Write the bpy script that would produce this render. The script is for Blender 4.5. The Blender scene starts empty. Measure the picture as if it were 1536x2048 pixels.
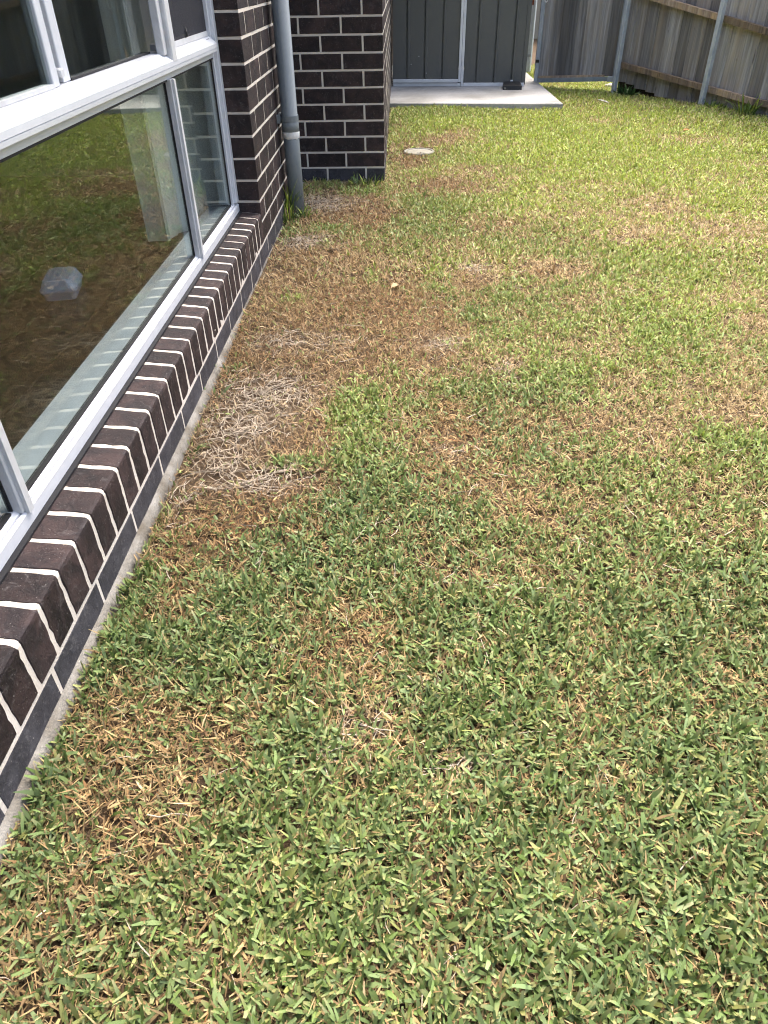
import bpy, math, random
import numpy as np
from mathutils import Matrix, Vector, noise as mnoise

random.seed(11); RNG = np.random.default_rng(11)
S = bpy.context.scene
COL = S.collection

# ------------------------------------------------------------------ camera
F, PITCH, YAW, ROLL = 1420.0, .6543, -.0294, -.0171
CAM = Vector((.622, .0167, 1.0704))
fwd = Vector((math.sin(YAW)*math.cos(PITCH), math.cos(YAW)*math.cos(PITCH), -math.sin(PITCH)))
rgt = Vector((math.cos(YAW), -math.sin(YAW), 0)); upv = rgt.cross(fwd)
r2 = math.cos(ROLL)*rgt + math.sin(ROLL)*upv; u2 = math.cos(ROLL)*upv - math.sin(ROLL)*rgt
cd = bpy.data.cameras.new('camera'); cam = bpy.data.objects.new('camera', cd); COL.objects.link(cam)
m = Matrix((r2, u2, -fwd)).transposed().to_4x4(); m.translation = CAM; cam.matrix_world = m
cd.sensor_fit = 'HORIZONTAL'; cd.sensor_width = 36; cd.lens = F/1536*36
cd.clip_start = .02; cd.clip_end = 600
S.camera = cam

# ------------------------------------------------------------------ sky, sun, exposure
SUN_EL, SUN_AZ = math.radians(64), math.radians(18)      # azimuth from +y towards +x
w = bpy.data.worlds.new('World'); S.world = w; w.use_nodes = True
nt = w.node_tree; nt.nodes.clear()
sky = nt.nodes.new('ShaderNodeTexSky'); sky.sky_type = 'NISHITA'; sky.sun_disc = False
sky.sun_elevation = SUN_EL; sky.sun_rotation = SUN_AZ; sky.air_density = 1.0; sky.dust_density = 7.0; sky.ozone_density = 1.0
bg = nt.nodes.new('ShaderNodeBackground'); bg.inputs[1].default_value = .15
wo = nt.nodes.new('ShaderNodeOutputWorld')
nt.links.new(sky.outputs[0], bg.inputs[0]); nt.links.new(bg.outputs[0], wo.inputs[0])
sd = bpy.data.lights.new('sun', 'SUN'); sd.energy = 1.15; sd.angle = math.radians(40); sd.color = (1, .97, .92)
sun = bpy.data.objects.new('sun', sd); COL.objects.link(sun)
sdir = Vector((math.sin(SUN_AZ)*math.cos(SUN_EL), math.cos(SUN_AZ)*math.cos(SUN_EL), math.sin(SUN_EL)))
sun.rotation_euler = sdir.to_track_quat('Z', 'Y').to_euler()
sun.location = (2, 6, 8)
vs = S.view_settings
vs.view_transform = 'Standard'; vs.look = 'None'; vs.gamma = 1; vs.exposure = 2.0; vs.use_curve_mapping = False
S.cycles.use_denoising = True; S.cycles.denoiser = 'OPENIMAGEDENOISE'; S.cycles.denoising_input_passes = 'RGB_ALBEDO_NORMAL'; S.cycles.denoising_prefilter = 'FAST'; S.cycles.filter_width = 1.1
S.cycles.max_bounces = 8; S.cycles.diffuse_bounces = 3; S.cycles.glossy_bounces = 3
S.cycles.transmission_bounces = 4; S.cycles.transparent_max_bounces = 12
S.cycles.caustics_reflective = False; S.cycles.caustics_refractive = False

# ------------------------------------------------------------------ photo pixel -> place (distance from what it touches)
def ray(u, v): return r2*((u-768)/F) + u2*((1024-v)/F) + fwd
def onz(u, v, z=0.):
    d = ray(u, v); return CAM + d*((z-CAM.z)/d.z)

# ------------------------------------------------------------------ helpers
def tag(o, label=None, cat=None, group=None, kind=None):
    if label: o['label'] = label
    if cat: o['category'] = cat
    if group: o['group'] = group
    if kind: o['kind'] = kind
    return o
def link(name, me, mat=None, parent=None):
    o = bpy.data.objects.new(name, me); COL.objects.link(o)
    if mat and not me.materials: me.materials.append(mat)
    if parent: o.parent = parent
    return o
def empty(name, loc=(0, 0, 0), rz=0.):
    o = bpy.data.objects.new(name, None); COL.objects.link(o); o.location = loc; o.rotation_euler.z = rz
    o.empty_display_size = .1
    return o
class MB:
    def __init__(s): s.v = []; s.f = []
    def add(s, vs, fs):
        k = len(s.v); s.v += [tuple(p) for p in vs]; s.f += [tuple(i+k for i in f) for f in fs]; return s
    def box(s, x0, x1, y0, y1, z0, z1):
        return s.add([(x0,y0,z0),(x1,y0,z0),(x1,y1,z0),(x0,y1,z0),(x0,y0,z1),(x1,y0,z1),(x1,y1,z1),(x0,y1,z1)],
                     [(0,3,2,1),(4,5,6,7),(0,1,5,4),(1,2,6,5),(2,3,7,6),(3,0,4,7)])
    def cbox(s, x0, x1, y0, y1, z0, z1, c=.002, j=0.):
        """chamfered box, 44 triangles"""
        B = ((x0,x1),(y0,y1),(z0,z1)); vs = []; idx = {}
        for a in (0,1):
            for b in (0,1):
                for d in (0,1):
                    for ax in range(3):
                        sg = (a,b,d); p = []
                        for q in range(3):
                            val = B[q][sg[q]]
                            if q != ax: val += c if sg[q] == 0 else -c
                            p.append(val + (random.uniform(-j, j) if j else 0))
                        idx[(a,b,d,ax)] = len(vs); vs.append(p)
        fs = []
        def g(sg, ax): return idx[sg+(ax,)]
        for ax in range(3):
            o1, o2 = (ax+1) % 3, (ax+2) % 3
            for sgn in (0,1):
                ring = []
                for (p, q) in ((0,0),(1,0),(1,1),(0,1)):
                    t = [0,0,0]; t[ax] = sgn; t[o1] = p; t[o2] = q; ring.append(g(tuple(t), ax))
                fs.append(tuple(ring) if sgn else tuple(reversed(ring)))
            for p in (0,1):
                for q in (0,1):
                    t0 = [0,0,0]; t1 = [0,0,0]; t0[o1] = t1[o1] = p; t0[o2] = t1[o2] = q; t1[ax] = 1
                    t0, t1 = tuple(t0), tuple(t1)
                    fs.append((g(t0,o1), g(t1,o1), g(t1,o2), g(t0,o2)) if p == q else (g(t0,o2), g(t1,o2), g(t1,o1), g(t0,o1)))
        for a in (0,1):
            for b in (0,1):
                for d in (0,1):
                    t = (a,b,d); tr = (g(t,0), g(t,1), g(t,2))
                    fs.append(tr if (a+b+d) % 2 else tuple(reversed(tr)))
        return s.add(vs, fs)
    def prof_y(s, prof, y0, y1):
        """closed (x,z) profile, extruded along y"""
        n = len(prof); vs = [(x, y0, z) for x, z in prof] + [(x, y1, z) for x, z in prof]
        return s.add(vs, [(i, (i+1) % n, n+(i+1) % n, n+i) for i in range(n)] + [tuple(range(n-1,-1,-1)), tuple(range(n, 2*n))])
    def tube(s, pts, rad, n=6, cap=True):
        pts = [Vector(p) for p in pts]; rings = []
        for i, p in enumerate(pts):
            t = (pts[min(i+1, len(pts)-1)] - pts[max(i-1, 0)]).normalized()
            a = t.cross(Vector((0,0,1)) if abs(t.z) < .9 else Vector((1,0,0))).normalized(); b = t.cross(a)
            r = rad[i] if isinstance(rad, (list, tuple)) else rad
            rings.append([p + r*(math.cos(2*math.pi*k/n)*a + math.sin(2*math.pi*k/n)*b) for k in range(n)])
        vs = [q for R in rings for q in R]; fs = []
        for i in range(len(pts)-1):
            for k in range(n): fs.append((i*n+k, i*n+(k+1) % n, (i+1)*n+(k+1) % n, (i+1)*n+k))
        if cap: fs += [tuple(range(n-1,-1,-1)), tuple(range((len(pts)-1)*n, len(pts)*n))]
        return s.add(vs, fs)
    def lathe(s, prof, n=28, c=(0,0,0)):
        vs = []; fs = []
        for r, z in prof:
            for k in range(n): vs.append((c[0]+r*math.cos(2*math.pi*k/n), c[1]+r*math.sin(2*math.pi*k/n), c[2]+z))
        for i in range(len(prof)-1):
            for k in range(n): fs.append((i*n+k, i*n+(k+1) % n, (i+1)*n+(k+1) % n, (i+1)*n+k))
        fs += [tuple(range(n-1,-1,-1)), tuple(range((len(prof)-1)*n, len(prof)*n))]
        return s.add(vs, fs)
    def mesh(s, name, smooth=False):
        me = bpy.data.meshes.new(name); me.from_pydata(s.v, [], s.f); me.update()
        if smooth: me.polygons.foreach_set('use_smooth', [True]*len(me.polygons))
        import bmesh
        bm = bmesh.new(); bm.from_mesh(me); bmesh.ops.recalc_face_normals(bm, faces=bm.faces); bm.to_mesh(me); bm.free()
        return me
    def build(s, name, mat=None, parent=None, smooth=False): return link(name, s.mesh(name, smooth), mat, parent)

# ------------------------------------------------------------------ materials
class N:
    def __init__(s, name):
        s.m = bpy.data.materials.new(name); s.m.use_nodes = True; s.t = s.m.node_tree; s.t.nodes.clear()
        s.out = s.n('ShaderNodeOutputMaterial')
    def n(s, k, **kw):
        q = s.t.nodes.new(k)
        for a, b in kw.items(): setattr(q, a, b)
        return q
    def l(s, a, b): s.t.links.new(a, b)
    def coord(s, out='Object', scale=(1,1,1), rnd=False):
        c = s.n('ShaderNodeTexCoord'); mp = s.n('ShaderNodeMapping'); mp.inputs['Scale'].default_value = scale
        s.l(c.outputs[out], mp.inputs[0])
        if rnd:
            oi = s.n('ShaderNodeObjectInfo'); mu = s.n('ShaderNodeMath', operation='MULTIPLY'); mu.inputs[1].default_value = 37.
            s.l(oi.outputs['Random'], mu.inputs[0]); cb = s.n('ShaderNodeCombineXYZ')
            for i in range(3): s.l(mu.outputs[0], cb.inputs[i])
            s.l(cb.outputs[0], mp.inputs['Location'])
        return mp.outputs[0]
    def noise(s, vec, scale, detail=4, rough=.55, dist=0.):
        q = s.n('ShaderNodeTexNoise'); q.inputs['Scale'].default_value = scale; q.inputs['Detail'].default_value = detail
        q.inputs['Roughness'].default_value = rough; q.inputs['Distortion'].default_value = dist
        s.l(vec, q.inputs['Vector']); return q.outputs['Fac']
    def ramp(s, fac, stops, interp='LINEAR'):
        q = s.n('ShaderNodeValToRGB'); e = q.color_ramp.elements; q.color_ramp.interpolation = interp
        while len(e) < len(stops): e.new(.5)
        for el, (p, c) in zip(e, stops): el.position = p; el.color = (*c, 1) if len(c) == 3 else c
        s.l(fac, q.inputs[0]); return q.outputs[0]
    def mix(s, fac, a, b, mode='MIX'):
        q = s.n('ShaderNodeMix', data_type='RGBA', blend_type=mode)
        for i, val in ((0, fac), (6, a), (7, b)):
            if hasattr(val, 'default_value') or hasattr(val, 'is_linked'): s.l(val, q.inputs[i])
            elif i == 0: q.inputs[0].default_value = val
            else: q.inputs[i].default_value = (*val, 1)
        return q.outputs[2]
    def bump(s, h, dist=.002, strength=1.):
        q = s.n('ShaderNodeBump'); q.inputs['Distance'].default_value = dist; q.inputs['Strength'].default_value = strength
        s.l(h, q.inputs['Height']); return q.outputs[0]
    def pr(s, col, rough=.7, spec=.3, metal=0., bump=None, final=True):
        q = s.n('ShaderNodeBsdfPrincipled')
        for nm, val in (('Base Color', col), ('Roughness', rough), ('Metallic', metal), ('Specular IOR Level', spec)):
            if hasattr(val, 'is_linked'): s.l(val, q.inputs[nm])
            else: q.inputs[nm].default_value = (*val, 1) if nm == 'Base Color' else val
        if bump is not None: s.l(bump, q.inputs['Normal'])
        if final: s.l(q.outputs[0], s.out.inputs[0])
        return q.outputs[0]
M = {}
def brick_mat(name, base, alt, spread=.35, speck=.5, smear=.25, sc=1.):
    k = N(name); v = k.coord('Object', rnd=True); oi = k.n('ShaderNodeObjectInfo')
    n1 = k.noise(v, 14*sc, 6, .65, .6); n2 = k.noise(v, 110*sc, 4, .7); n3 = k.noise(v, 300, 2, .5); n4 = k.noise(v, 32, 6, .75, 1.2)
    c = k.mix(k.ramp(n1, [(.42, (0,0,0)), (.6, (1,1,1))]), base, alt)
    val = k.n('ShaderNodeMapRange'); val.inputs[3].default_value = 1-spread; val.inputs[4].default_value = 1+spread
    k.l(oi.outputs['Random'], val.inputs[0]); hsv = k.n('ShaderNodeHueSaturation'); k.l(c, hsv.inputs['Color']); k.l(val.outputs[0], hsv.inputs['Value']); c = hsv.outputs[0]
    c = k.mix(k.ramp(n2, [(.5, (0,0,0)), (.78, (.55,.55,.55))]), c, tuple(x*2.0+.015 for x in base))
    c = k.mix(k.ramp(n4, [(.56, (0,0,0)), (.8, (smear,)*3)]), c, (.34,.32,.31))
    c = k.mix(k.ramp(n3, [(.70, (0,0,0)), (.74, (speck,)*3)]), c, (.55,.52,.47))
    b = k.n('ShaderNodeMath', operation='ADD'); k.l(n2, b.inputs[0]); k.l(n4, b.inputs[1])
    k.pr(c, k.ramp(n1, [(.3, (.5,)*3), (.7, (.72,)*3)]), .22, bump=k.bump(b.outputs[0], .003, 1.)); return k.m
M['brick'] = brick_mat('dark_brick', (.0175,.0130,.0140), (.044,.0285,.0270))
M['paint_brick'] = brick_mat('sealed_brick', (.036,.035,.041), (.066,.064,.072), .14, .4, .45)
def noisy(name, a, b, scale, rough=.8, spec=.25, bumpd=.001, bscale=None, metal=0., vec=(1,1,1), rnd=False, detail=5, lo=.35, hi=.65, speck=None):
    k = N(name); v = k.coord('Object', vec, rnd); n1 = k.noise(v, scale, detail, .6); n2 = k.noise(v, bscale or scale*6, 4, .6)
    c = k.mix(k.ramp(n1, [(lo, (0,0,0)), (hi, (1,1,1))]), a, b)
    c = k.mix(k.ramp(n2, [(.3, (.0,)*3), (.7, (.25,)*3)]), c, tuple(x*.72 for x in a))
    if speck: c = k.mix(k.ramp(k.noise(v, speck[0], 2), [(.66, (0,0,0)), (.72, (speck[2],)*3)]), c, speck[1])
    k.pr(c, rough, spec, metal, k.bump(n2, bumpd) if bumpd else None); M[name] = k.m; return k.m
noisy('mortar', (.58,.52,.445), (.68,.625,.55), 9, .92, .15, .0016, 220)
noisy('footing', (.13,.115,.092), (.29,.28,.255), 11, .95, .1, .004, 170, speck=(300, (.14,.13,.12), .6))
noisy('slab', (.235,.23,.21), (.40,.395,.38), 1.6, .9, .15, .001, 60, lo=.32, hi=.56, speck=(45, (.2,.19,.17), .35))
noisy('frame', (.56,.58,.61), (.60,.62,.65), 3, .32, .45, .0002, 40)
noisy('frame_dirty', (.47,.475,.475), (.57,.58,.595), 12, .45, .4, .0003, 60)
noisy('gasket', (.012,.012,.014), (.02,.02,.022), 20, .6, .3, .0003)
noisy('pipe', (.165,.187,.197), (.19,.212,.222), 4, .42, .4, .0003, 60)
noisy('white_sealant', (.72,.72,.70), (.82,.82,.80), 40, .7, .2, .001, 200)
noisy('shed_steel', (.092,.094,.088), (.108,.109,.101), 2, .45, .4, .0002, 30, speck=(26, (.25,.25,.24), .0))
noisy('shed_trim', (.60,.61,.61), (.70,.71,.705), 6, .5, .4, .0003, 40)
noisy('galv', (.42,.46,.50), (.55,.59,.62), 16, .5, .5, .0004, 60, metal=.35)
noisy('galv_dark', (.22,.25,.275), (.31,.34,.365), 14, .5, .5, .0004, 60, metal=.3)
noisy('black_plastic', (.012,.012,.013), (.02,.02,.021), 30, .5, .4, .0004)
noisy('lid', (.21,.20,.165), (.27,.26,.215), 9, .9, .15, .0012, 160, lo=.3, hi=.6)
noisy('rust', (.16,.05,.025), (.22,.075,.04), 40, .8, .2, .0004)
noisy('int_wall', (.33,.33,.32), (.36,.36,.35), 2, .9, .1, 0)
noisy('int_white', (.80,.81,.80), (.84,.85,.84), 2, .6, .3, 0)
noisy('ledge', (.52,.55,.60), (.60,.63,.68), 5, .3, .4, 0)
noisy('render_wall', (.30,.26,.19), (.34,.30,.22), 3, .9, .1, .001)
noisy('roof_sheet', (.05,.05,.052), (.06,.06,.062), 3, .5, .3, 0)
noisy('dry_leaf', (.30,.22,.12), (.40,.31,.19), 40, .8, .2, .0006)
noisy('orange_leaf', (.36,.13,.045), (.45,.2,.07), 40, .8, .2, .0006)
noisy('rag', (.36,.35,.31), (.44,.43,.38), 30, .9, .1, .002)
# room floor: dark boards with thin joints (each board is built), semi gloss
noisy('floor_board', (.012,.012,.011), (.018,.0175,.016), 3, .28, .4, .0002, 40, vec=(6,1,1), rnd=True)
noisy('grout', (.20,.20,.19), (.24,.24,.23), 30, .9, .1, 0)
def wood(name, dark, lite, warm, wamt):
    k = N(name); v = k.coord('Object', (17, 17, .8), True); v2 = k.coord('Object', (6, 6, .9), True); oi = k.n('ShaderNodeObjectInfo')
    g = k.noise(v, 2.2, 7, .68, .5); bl = k.noise(v2, 1.6, 4, .6, .8); kn = k.noise(v2, 3.2, 2, .5, 2.2)
    c = k.ramp(g, [(.28, tuple(x*.55 for x in dark)), (.48, dark), (.72, lite)])
    c = k.mix(k.ramp(bl, [(.42, (0,0,0)), (.72, (wamt,)*3)]), c, warm)
    c = k.mix(k.ramp(kn, [(.70, (0,0,0)), (.80, (.75,)*3)]), c, (.022,.02,.02))
    val = k.n('ShaderNodeMapRange'); val.inputs[3].default_value = .5; val.inputs[4].default_value = 1.5
    k.l(oi.outputs['Random'], val.inputs[0]); h = k.n('ShaderNodeHueSaturation'); k.l(c, h.inputs['Color']); k.l(val.outputs[0], h.inputs['Value'])
    k.pr(h.outputs[0], .85, .2, bump=k.bump(g, .003, .9)); M[name] = k.m
wood('paling', (.21,.20,.194), (.38,.368,.35), (.27,.22,.165), .7)
wood('rail', (.20,.15,.11), (.40,.32,.235), (.36,.25,.14), .8)
# clear glass: reflection by angle, the rest goes through
k = N('glass'); ge = k.n('ShaderNodeNewGeometry'); dt = k.n('ShaderNodeVectorMath', operation='DOT_PRODUCT'); k.l(ge.outputs['Normal'], dt.inputs[0]); k.l(ge.outputs['Incoming'], dt.inputs[1])
ab = k.n('ShaderNodeMath', operation='ABSOLUTE'); k.l(dt.outputs['Value'], ab.inputs[0]); om = k.n('ShaderNodeMath', operation='SUBTRACT'); om.inputs[0].default_value = 1.; k.l(ab.outputs[0], om.inputs[1])
pw = k.n('ShaderNodeMath', operation='POWER'); k.l(om.outputs[0], pw.inputs[0]); pw.inputs[1].default_value = 5.
fr = k.n('ShaderNodeMath', operation='MULTIPLY_ADD', use_clamp=True); k.l(pw.outputs[0], fr.inputs[0]); fr.inputs[1].default_value = .92; fr.inputs[2].default_value = .065
gl = k.n('ShaderNodeBsdfGlossy'); gl.inputs['Roughness'].default_value = .0; gl.inputs['Color'].default_value = (.95,1,.95,1)
tr = k.n('ShaderNodeBsdfTransparent'); tr.inputs['Color'].default_value = (.88,.92,.905,1)
mx = k.n('ShaderNodeMixShader'); k.l(fr.outputs[0], mx.inputs[0]); k.l(tr.outputs[0], mx.inputs[1]); k.l(gl.outputs[0], mx.inputs[2]); k.l(mx.outputs[0], k.out.inputs[0]); M['glass'] = k.m
k = N('insect_mesh'); df = k.n('ShaderNodeBsdfDiffuse'); df.inputs[0].default_value = (.055,.055,.062,1); tr = k.n('ShaderNodeBsdfTransparent')
mx = k.n('ShaderNodeMixShader'); mx.inputs[0].default_value = .62; k.l(tr.outputs[0], mx.inputs[1]); k.l(df.outputs[0], mx.inputs[2]); k.l(mx.outputs[0], k.out.inputs[0]); M['insect_mesh'] = k.m
k = N('blind_fabric'); v = k.coord('Object', (1,1,1), True); c = k.ramp(k.noise(v, 60, 4), [(.3, (.80,.80,.75)), (.7, (.84,.84,.79))])
df = k.n('ShaderNodeBsdfDiffuse'); k.l(c, df.inputs[0]); tl = k.n('ShaderNodeBsdfTranslucent'); k.l(c, tl.inputs[0])
mx = k.n('ShaderNodeMixShader'); mx.inputs[0].default_value = .3; k.l(df.outputs[0], mx.inputs[1]); k.l(tl.outputs[0], mx.inputs[2]); k.l(mx.outputs[0], k.out.inputs[0]); M['blind_fabric'] = k.m
k = N('tub_plastic'); df = k.n('ShaderNodeBsdfPrincipled'); df.inputs['Base Color'].default_value = (.50,.55,.72,1); df.inputs['Roughness'].default_value = .25
tr = k.n('ShaderNodeBsdfTransparent'); tr.inputs[0].default_value = (.85,.88,.95,1); mx = k.n('ShaderNodeMixShader'); mx.inputs[0].default_value = .8
k.l(tr.outputs[0], mx.inputs[1]); k.l(df.outputs[0], mx.inputs[2]); k.l(mx.outputs[0], k.out.inputs[0]); M['tub_plastic'] = k.m
# bricks too far along or above the view to tell apart
k = N('far_brick'); tc = k.n('ShaderNodeTexCoord'); br = k.n('ShaderNodeTexBrick')
for nm, val in (('Scale', 1.), ('Mortar Size', .005), ('Mortar Smooth', .1), ('Bias', 0.), ('Brick Width', .24), ('Row Height', .086)): br.inputs[nm].default_value = val
br.inputs['Color1'].default_value = (.017,.013,.013,1); br.inputs['Color2'].default_value = (.03,.02,.018,1); br.inputs['Mortar'].default_value = (.64,.59,.52,1)
sx = k.n('ShaderNodeSeparateXYZ'); k.l(tc.outputs['Object'], sx.inputs[0]); ad = k.n('ShaderNodeMath', operation='ADD'); k.l(sx.outputs[0], ad.inputs[0]); k.l(sx.outputs[1], ad.inputs[1])
sz = k.n('ShaderNodeMath', operation='SUBTRACT'); k.l(sx.outputs[2], sz.inputs[0]); sz.inputs[1].default_value = .085
cb = k.n('ShaderNodeCombineXYZ'); k.l(ad.outputs[0], cb.inputs[0]); k.l(sz.outputs[0], cb.inputs[1]); k.l(cb.outputs[0], br.inputs['Vector'])
k.pr(br.outputs['Color'], .7, .3); M['far_brick'] = k.m
# lawn soil: thatch and dry earth
k = N('soil'); v = k.coord('Object'); n1 = k.noise(v, 3, 6, .7); n2 = k.noise(v, 90, 5, .7, 1.); n3 = k.noise(v, 330, 2)
c = k.ramp(n2, [(.25, (.030,.020,.012)), (.5, (.075,.05,.03)), (.75, (.17,.125,.08))])
c = k.mix(k.ramp(n1, [(.4, (0,0,0)), (.7, (.5,.5,.5))]), c, (.11,.085,.06)); c = k.mix(k.ramp(n3, [(.62, (0,0,0)), (.7, (.5,.5,.5))]), c, (.25,.19,.12))
k.pr(c, .95, .1, bump=k.bump(n2, .006)); M['soil'] = k.m
k = N('far_lawn'); v = k.coord('Object'); c = k.ramp(k.noise(v, 40, 5, .7), [(.3, (.07,.11,.03)), (.7, (.17,.22,.07))]); k.pr(c, .95, .1); M['far_lawn'] = k.m
def leaf_mat(name, transl=.3, rough=.55, spec=.25):
    k = N(name); at = k.n('ShaderNodeAttribute'); at.attribute_name = 'col'
    p = k.pr(at.outputs['Color'], rough, spec, final=False); t = k.n('ShaderNodeBsdfTranslucent'); k.l(at.outputs['Color'], t.inputs[0])
    mx = k.n('ShaderNodeMixShader'); mx.inputs[0].default_value = transl; k.l(p, mx.inputs[1]); k.l(t.outputs[0], mx.inputs[2]); k.l(mx.outputs[0], k.out.inputs[0]); M[name] = k.m
leaf_mat('grass_leaf', .2, .5, .3); leaf_mat('dead_leaf', .12, .8, .12)

# ------------------------------------------------------------------ ground
P1 = onz(1235.5, 192, -.03); P2 = onz(1410, 217, 0.)           # feet of the two fence posts in view
def gz(x, y):
    x = np.asarray(x, float); y = np.asarray(y, float)
    z = .006*np.sin(2.1*x+.8)*np.cos(1.7*y+.3) + .004*np.sin(5.3*x-2.2*y) + .003*np.cos(7.1*y+3.*x)
    z = z - .03*np.exp(-(((x-P1.x)/.9)**2 + ((y-P1.y-.3)/.9)**2)) - .006*np.exp(-(x/.08)**2)
    return z
ix = np.concatenate([np.linspace(-200, -8, 8), np.linspace(-6, -1, 6), np.arange(-.5, 5., .06), np.linspace(5.5, 12, 10), np.linspace(20, 200, 8)])
iy = np.concatenate([np.linspace(-200, -6, 8), np.linspace(-4, -.5, 8), np.arange(-.4, 11, .06), np.linspace(12, 20, 8), np.linspace(30, 300, 8)])
X, Y = np.meshgrid(ix, iy); Z = gz(X, Y)
me = bpy.data.meshes.new('lawn'); nx, ny = len(ix), len(iy)
vv = np.stack([X, Y, Z], -1).reshape(-1, 3); a = (np.arange(ny-1)[:, None]*nx + np.arange(nx-1)[None]).ravel()
me.from_pydata(vv.tolist(), [], np.stack([a, a+1, a+nx+1, a+nx], 1).tolist()); me.polygons.foreach_set('use_smooth', [True]*len(me.polygons))
tag(link('lawn', me, M['soil']), 'dry thatch and brown earth under the patchy backyard lawn', kind='structure')

# concrete slab under the shed
sFL, sFR, sBR = onz(785, 206, .06), onz(1126, 207, .06), onz(1052.7, 144.5, .06)
sdirx = (sFR - sFL).normalized(); sdiry = (sBR - sFR).normalized()
A = sFR; B = sFR - sdirx*2.2; Cc = sFR + sdiry*3.2; D = Cc - sdirx*2.2
mb = MB(); c = .006
ring = [A, Cc, D, B]
mb.v = [(p.x, p.y, -.06) for p in ring] + [(p.x, p.y, .06-c) for p in ring]
cen = sum(ring, Vector())/4
mb.v += [((p.x-cen.x)*(1-.004)+cen.x, (p.y-cen.y)*(1-.004)+cen.y, .06) for p in ring]
for i in range(4):
    j = (i+1) % 4; mb.f += [(i, j, 4+j, 4+i), (4+i, 4+j, 8+j, 8+i)]
mb.f += [(8,9,10,11), (3,2,1,0)]
tag(mb.build('concrete_slab', M['slab']), 'pale concrete slab under the grey shed', kind='structure')

# ------------------------------------------------------------------ house
house = empty('brick_house', (0, 0, 0))
tag(house, 'dark brown brick house with pale mortar and white window', 'house')
Z0 = .085; H = .086; W_ = .52; Y1 = 4.82; YJ = 3.33; YN = -.6; ZTOP = Z0 + 16*H
brick_count = 0
def bk(par, mat, x0, x1, y0, y1, z0, z1, c=.0016, j=.0007):
    cx, cy, cz = (x0+x1)/2, (y0+y1)/2, (z0+z1)/2
    o = MB().cbox(x0-cx, x1-cx, y0-cy, y1-cy, z0-cz, z1-cz, c, j).build('brick', mat, par); o.location = (cx, cy, cz)
    return o
# ---- side wall: mortar body (3 mm behind the brick faces), bricks are its children
R = .0011
mb = MB()
mb.box(-.10, -R, YN-.4, YJ, -.1, Z0-.002)                              # behind the sealed course
mb.prof_y([(-.24, Z0-.002), (-R, Z0-.002), (-.0022, .196), (-.0040, .2028), (-.0092, .2060), (-.0185, .2073), (-.115, .2160), (-.24, .2160)], YN-.4, YJ-.0)   # behind the sill
mb.box(-.105, -R, YJ, Y1-.002, -.1, ZTOP)                                # pier
side = mb.build('side_wall', M['mortar'], house)
# sealed bottom course (perpends at .8411 + .2345 n)
PP = .2345; y = .8411 - 6*PP
while y < Y1 - .05:
    bk(side, M['paint_brick'], -.1, 0, y+.005, min(y+PP-.005, Y1-.004), .0, Z0-.005); y += PP
# sill: bricks on edge, sloping top, rounded front edge
SP = .0845; y = YJ - .006
i = 0
while y > YN:
    y0, y1 = y-SP+.0085, y-.0025
    prof = [(-.125, .2185), (-.098, .21605), (-.075, .21395), (-.055, .21215), (-.036, .21045), (-.018, .2088), (-.007, .2074), (-.0018, .2040), (0, .197), (0, .182), (0, .165), (0, .148), (0, .13), (0, .112), (0, Z0+.006), (-.004, Z0+.003), (-.09, Z0+.003)]
    n = len(prof); vs = []; st = [(y0, .0025), (y0+.0025, 0), ((y0+y1)/2, 0), (y1-.0025, 0), (y1, .0025)]
    ee = {(a_, b_): random.gauss(0, .0011) for a_ in (0, 1) for b_ in range(n)}
    jz = random.uniform(-.0012, .0012); jx = random.uniform(-.0015, .001)
    for q, (yy, ins) in enumerate(st):
        for (px, pz) in prof:
            e = ee[(0 if q < 2 else 1, len(vs) % n)] if q != 2 else 0
            vs.append((px - (ins if px > -.05 else 0) + jx + random.uniform(-.0004, .0004), yy + e, pz - (ins if pz > .15 else 0) + jz))
    fs = [(q*n+k_, q*n+k_+1, (q+1)*n+k_+1, (q+1)*n+k_) for q in range(4) for k_ in range(n-1)] + [tuple(range(n-1,-1,-1)), tuple(range(4*n, 5*n))]
    cy = (y0+y1)/2
    o = MB().add([(a_, b_-cy, d_) for a_, b_, d_ in vs], fs).build('sill_brick', M['brick'], side); o.location.y = cy
    y -= SP
# pier face, courses 0..15; below the sill end the first course starts at the sill
PB = .2345
for kc in range(16):
    z0 = Z0 + kc*H + .005; z1 = z0 + .076
    y = YJ; first = True
    off = .11 if kc % 2 else .225
    while y < Y1 - .02:
        e = y + off if first else y + PB - .010
        e = min(e, Y1 - .002)
        bk(side, M['brick'], -.102 if first else -.05, 0, y - (.002 if first else 0), e, z0 if not (kc == 0 and first) else z0, z1)
        y = e + .010; first = False
# ---- end wall facing the camera and its return
back = MB().box(-.05, W_-R, Y1+R, Y1+.11, -.1, ZTOP).box(W_-.11, W_-R, Y1+.11, 5.9, -.1, ZTOP).build('end_wall', M['mortar'], house)
for kc in range(-1, 16):
    z0 = Z0 + kc*H + .005; z1 = z0 + .076
    mat = M['paint_brick'] if kc < 0 else M['brick']
    full = kc % 2 == 0
    x1 = W_; first = True
    while x1 > .0:
        ln = (.23 if full else .11) if first else .23
        x0 = max(x1 - ln, -.03)
        bk(back, mat, x0, x1, Y1, Y1 + (.11 if full else .23) if first else Y1+.05, z0, z1)
        x1 = x0 - .010; first = False
    y = Y1 + (.11 if full else .23) + .010; nb = 0
    while y < 5.75 and nb < 4:
        bk(back, mat, W_-.05, W_, y, min(y+.23, 5.9), z0, z1); y += .24; nb += 1
MB().box(W_-.11, W_-.001, 5.9, 9.9, -.1, ZTOP).build('return_wall', M['far_brick'], house)
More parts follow.
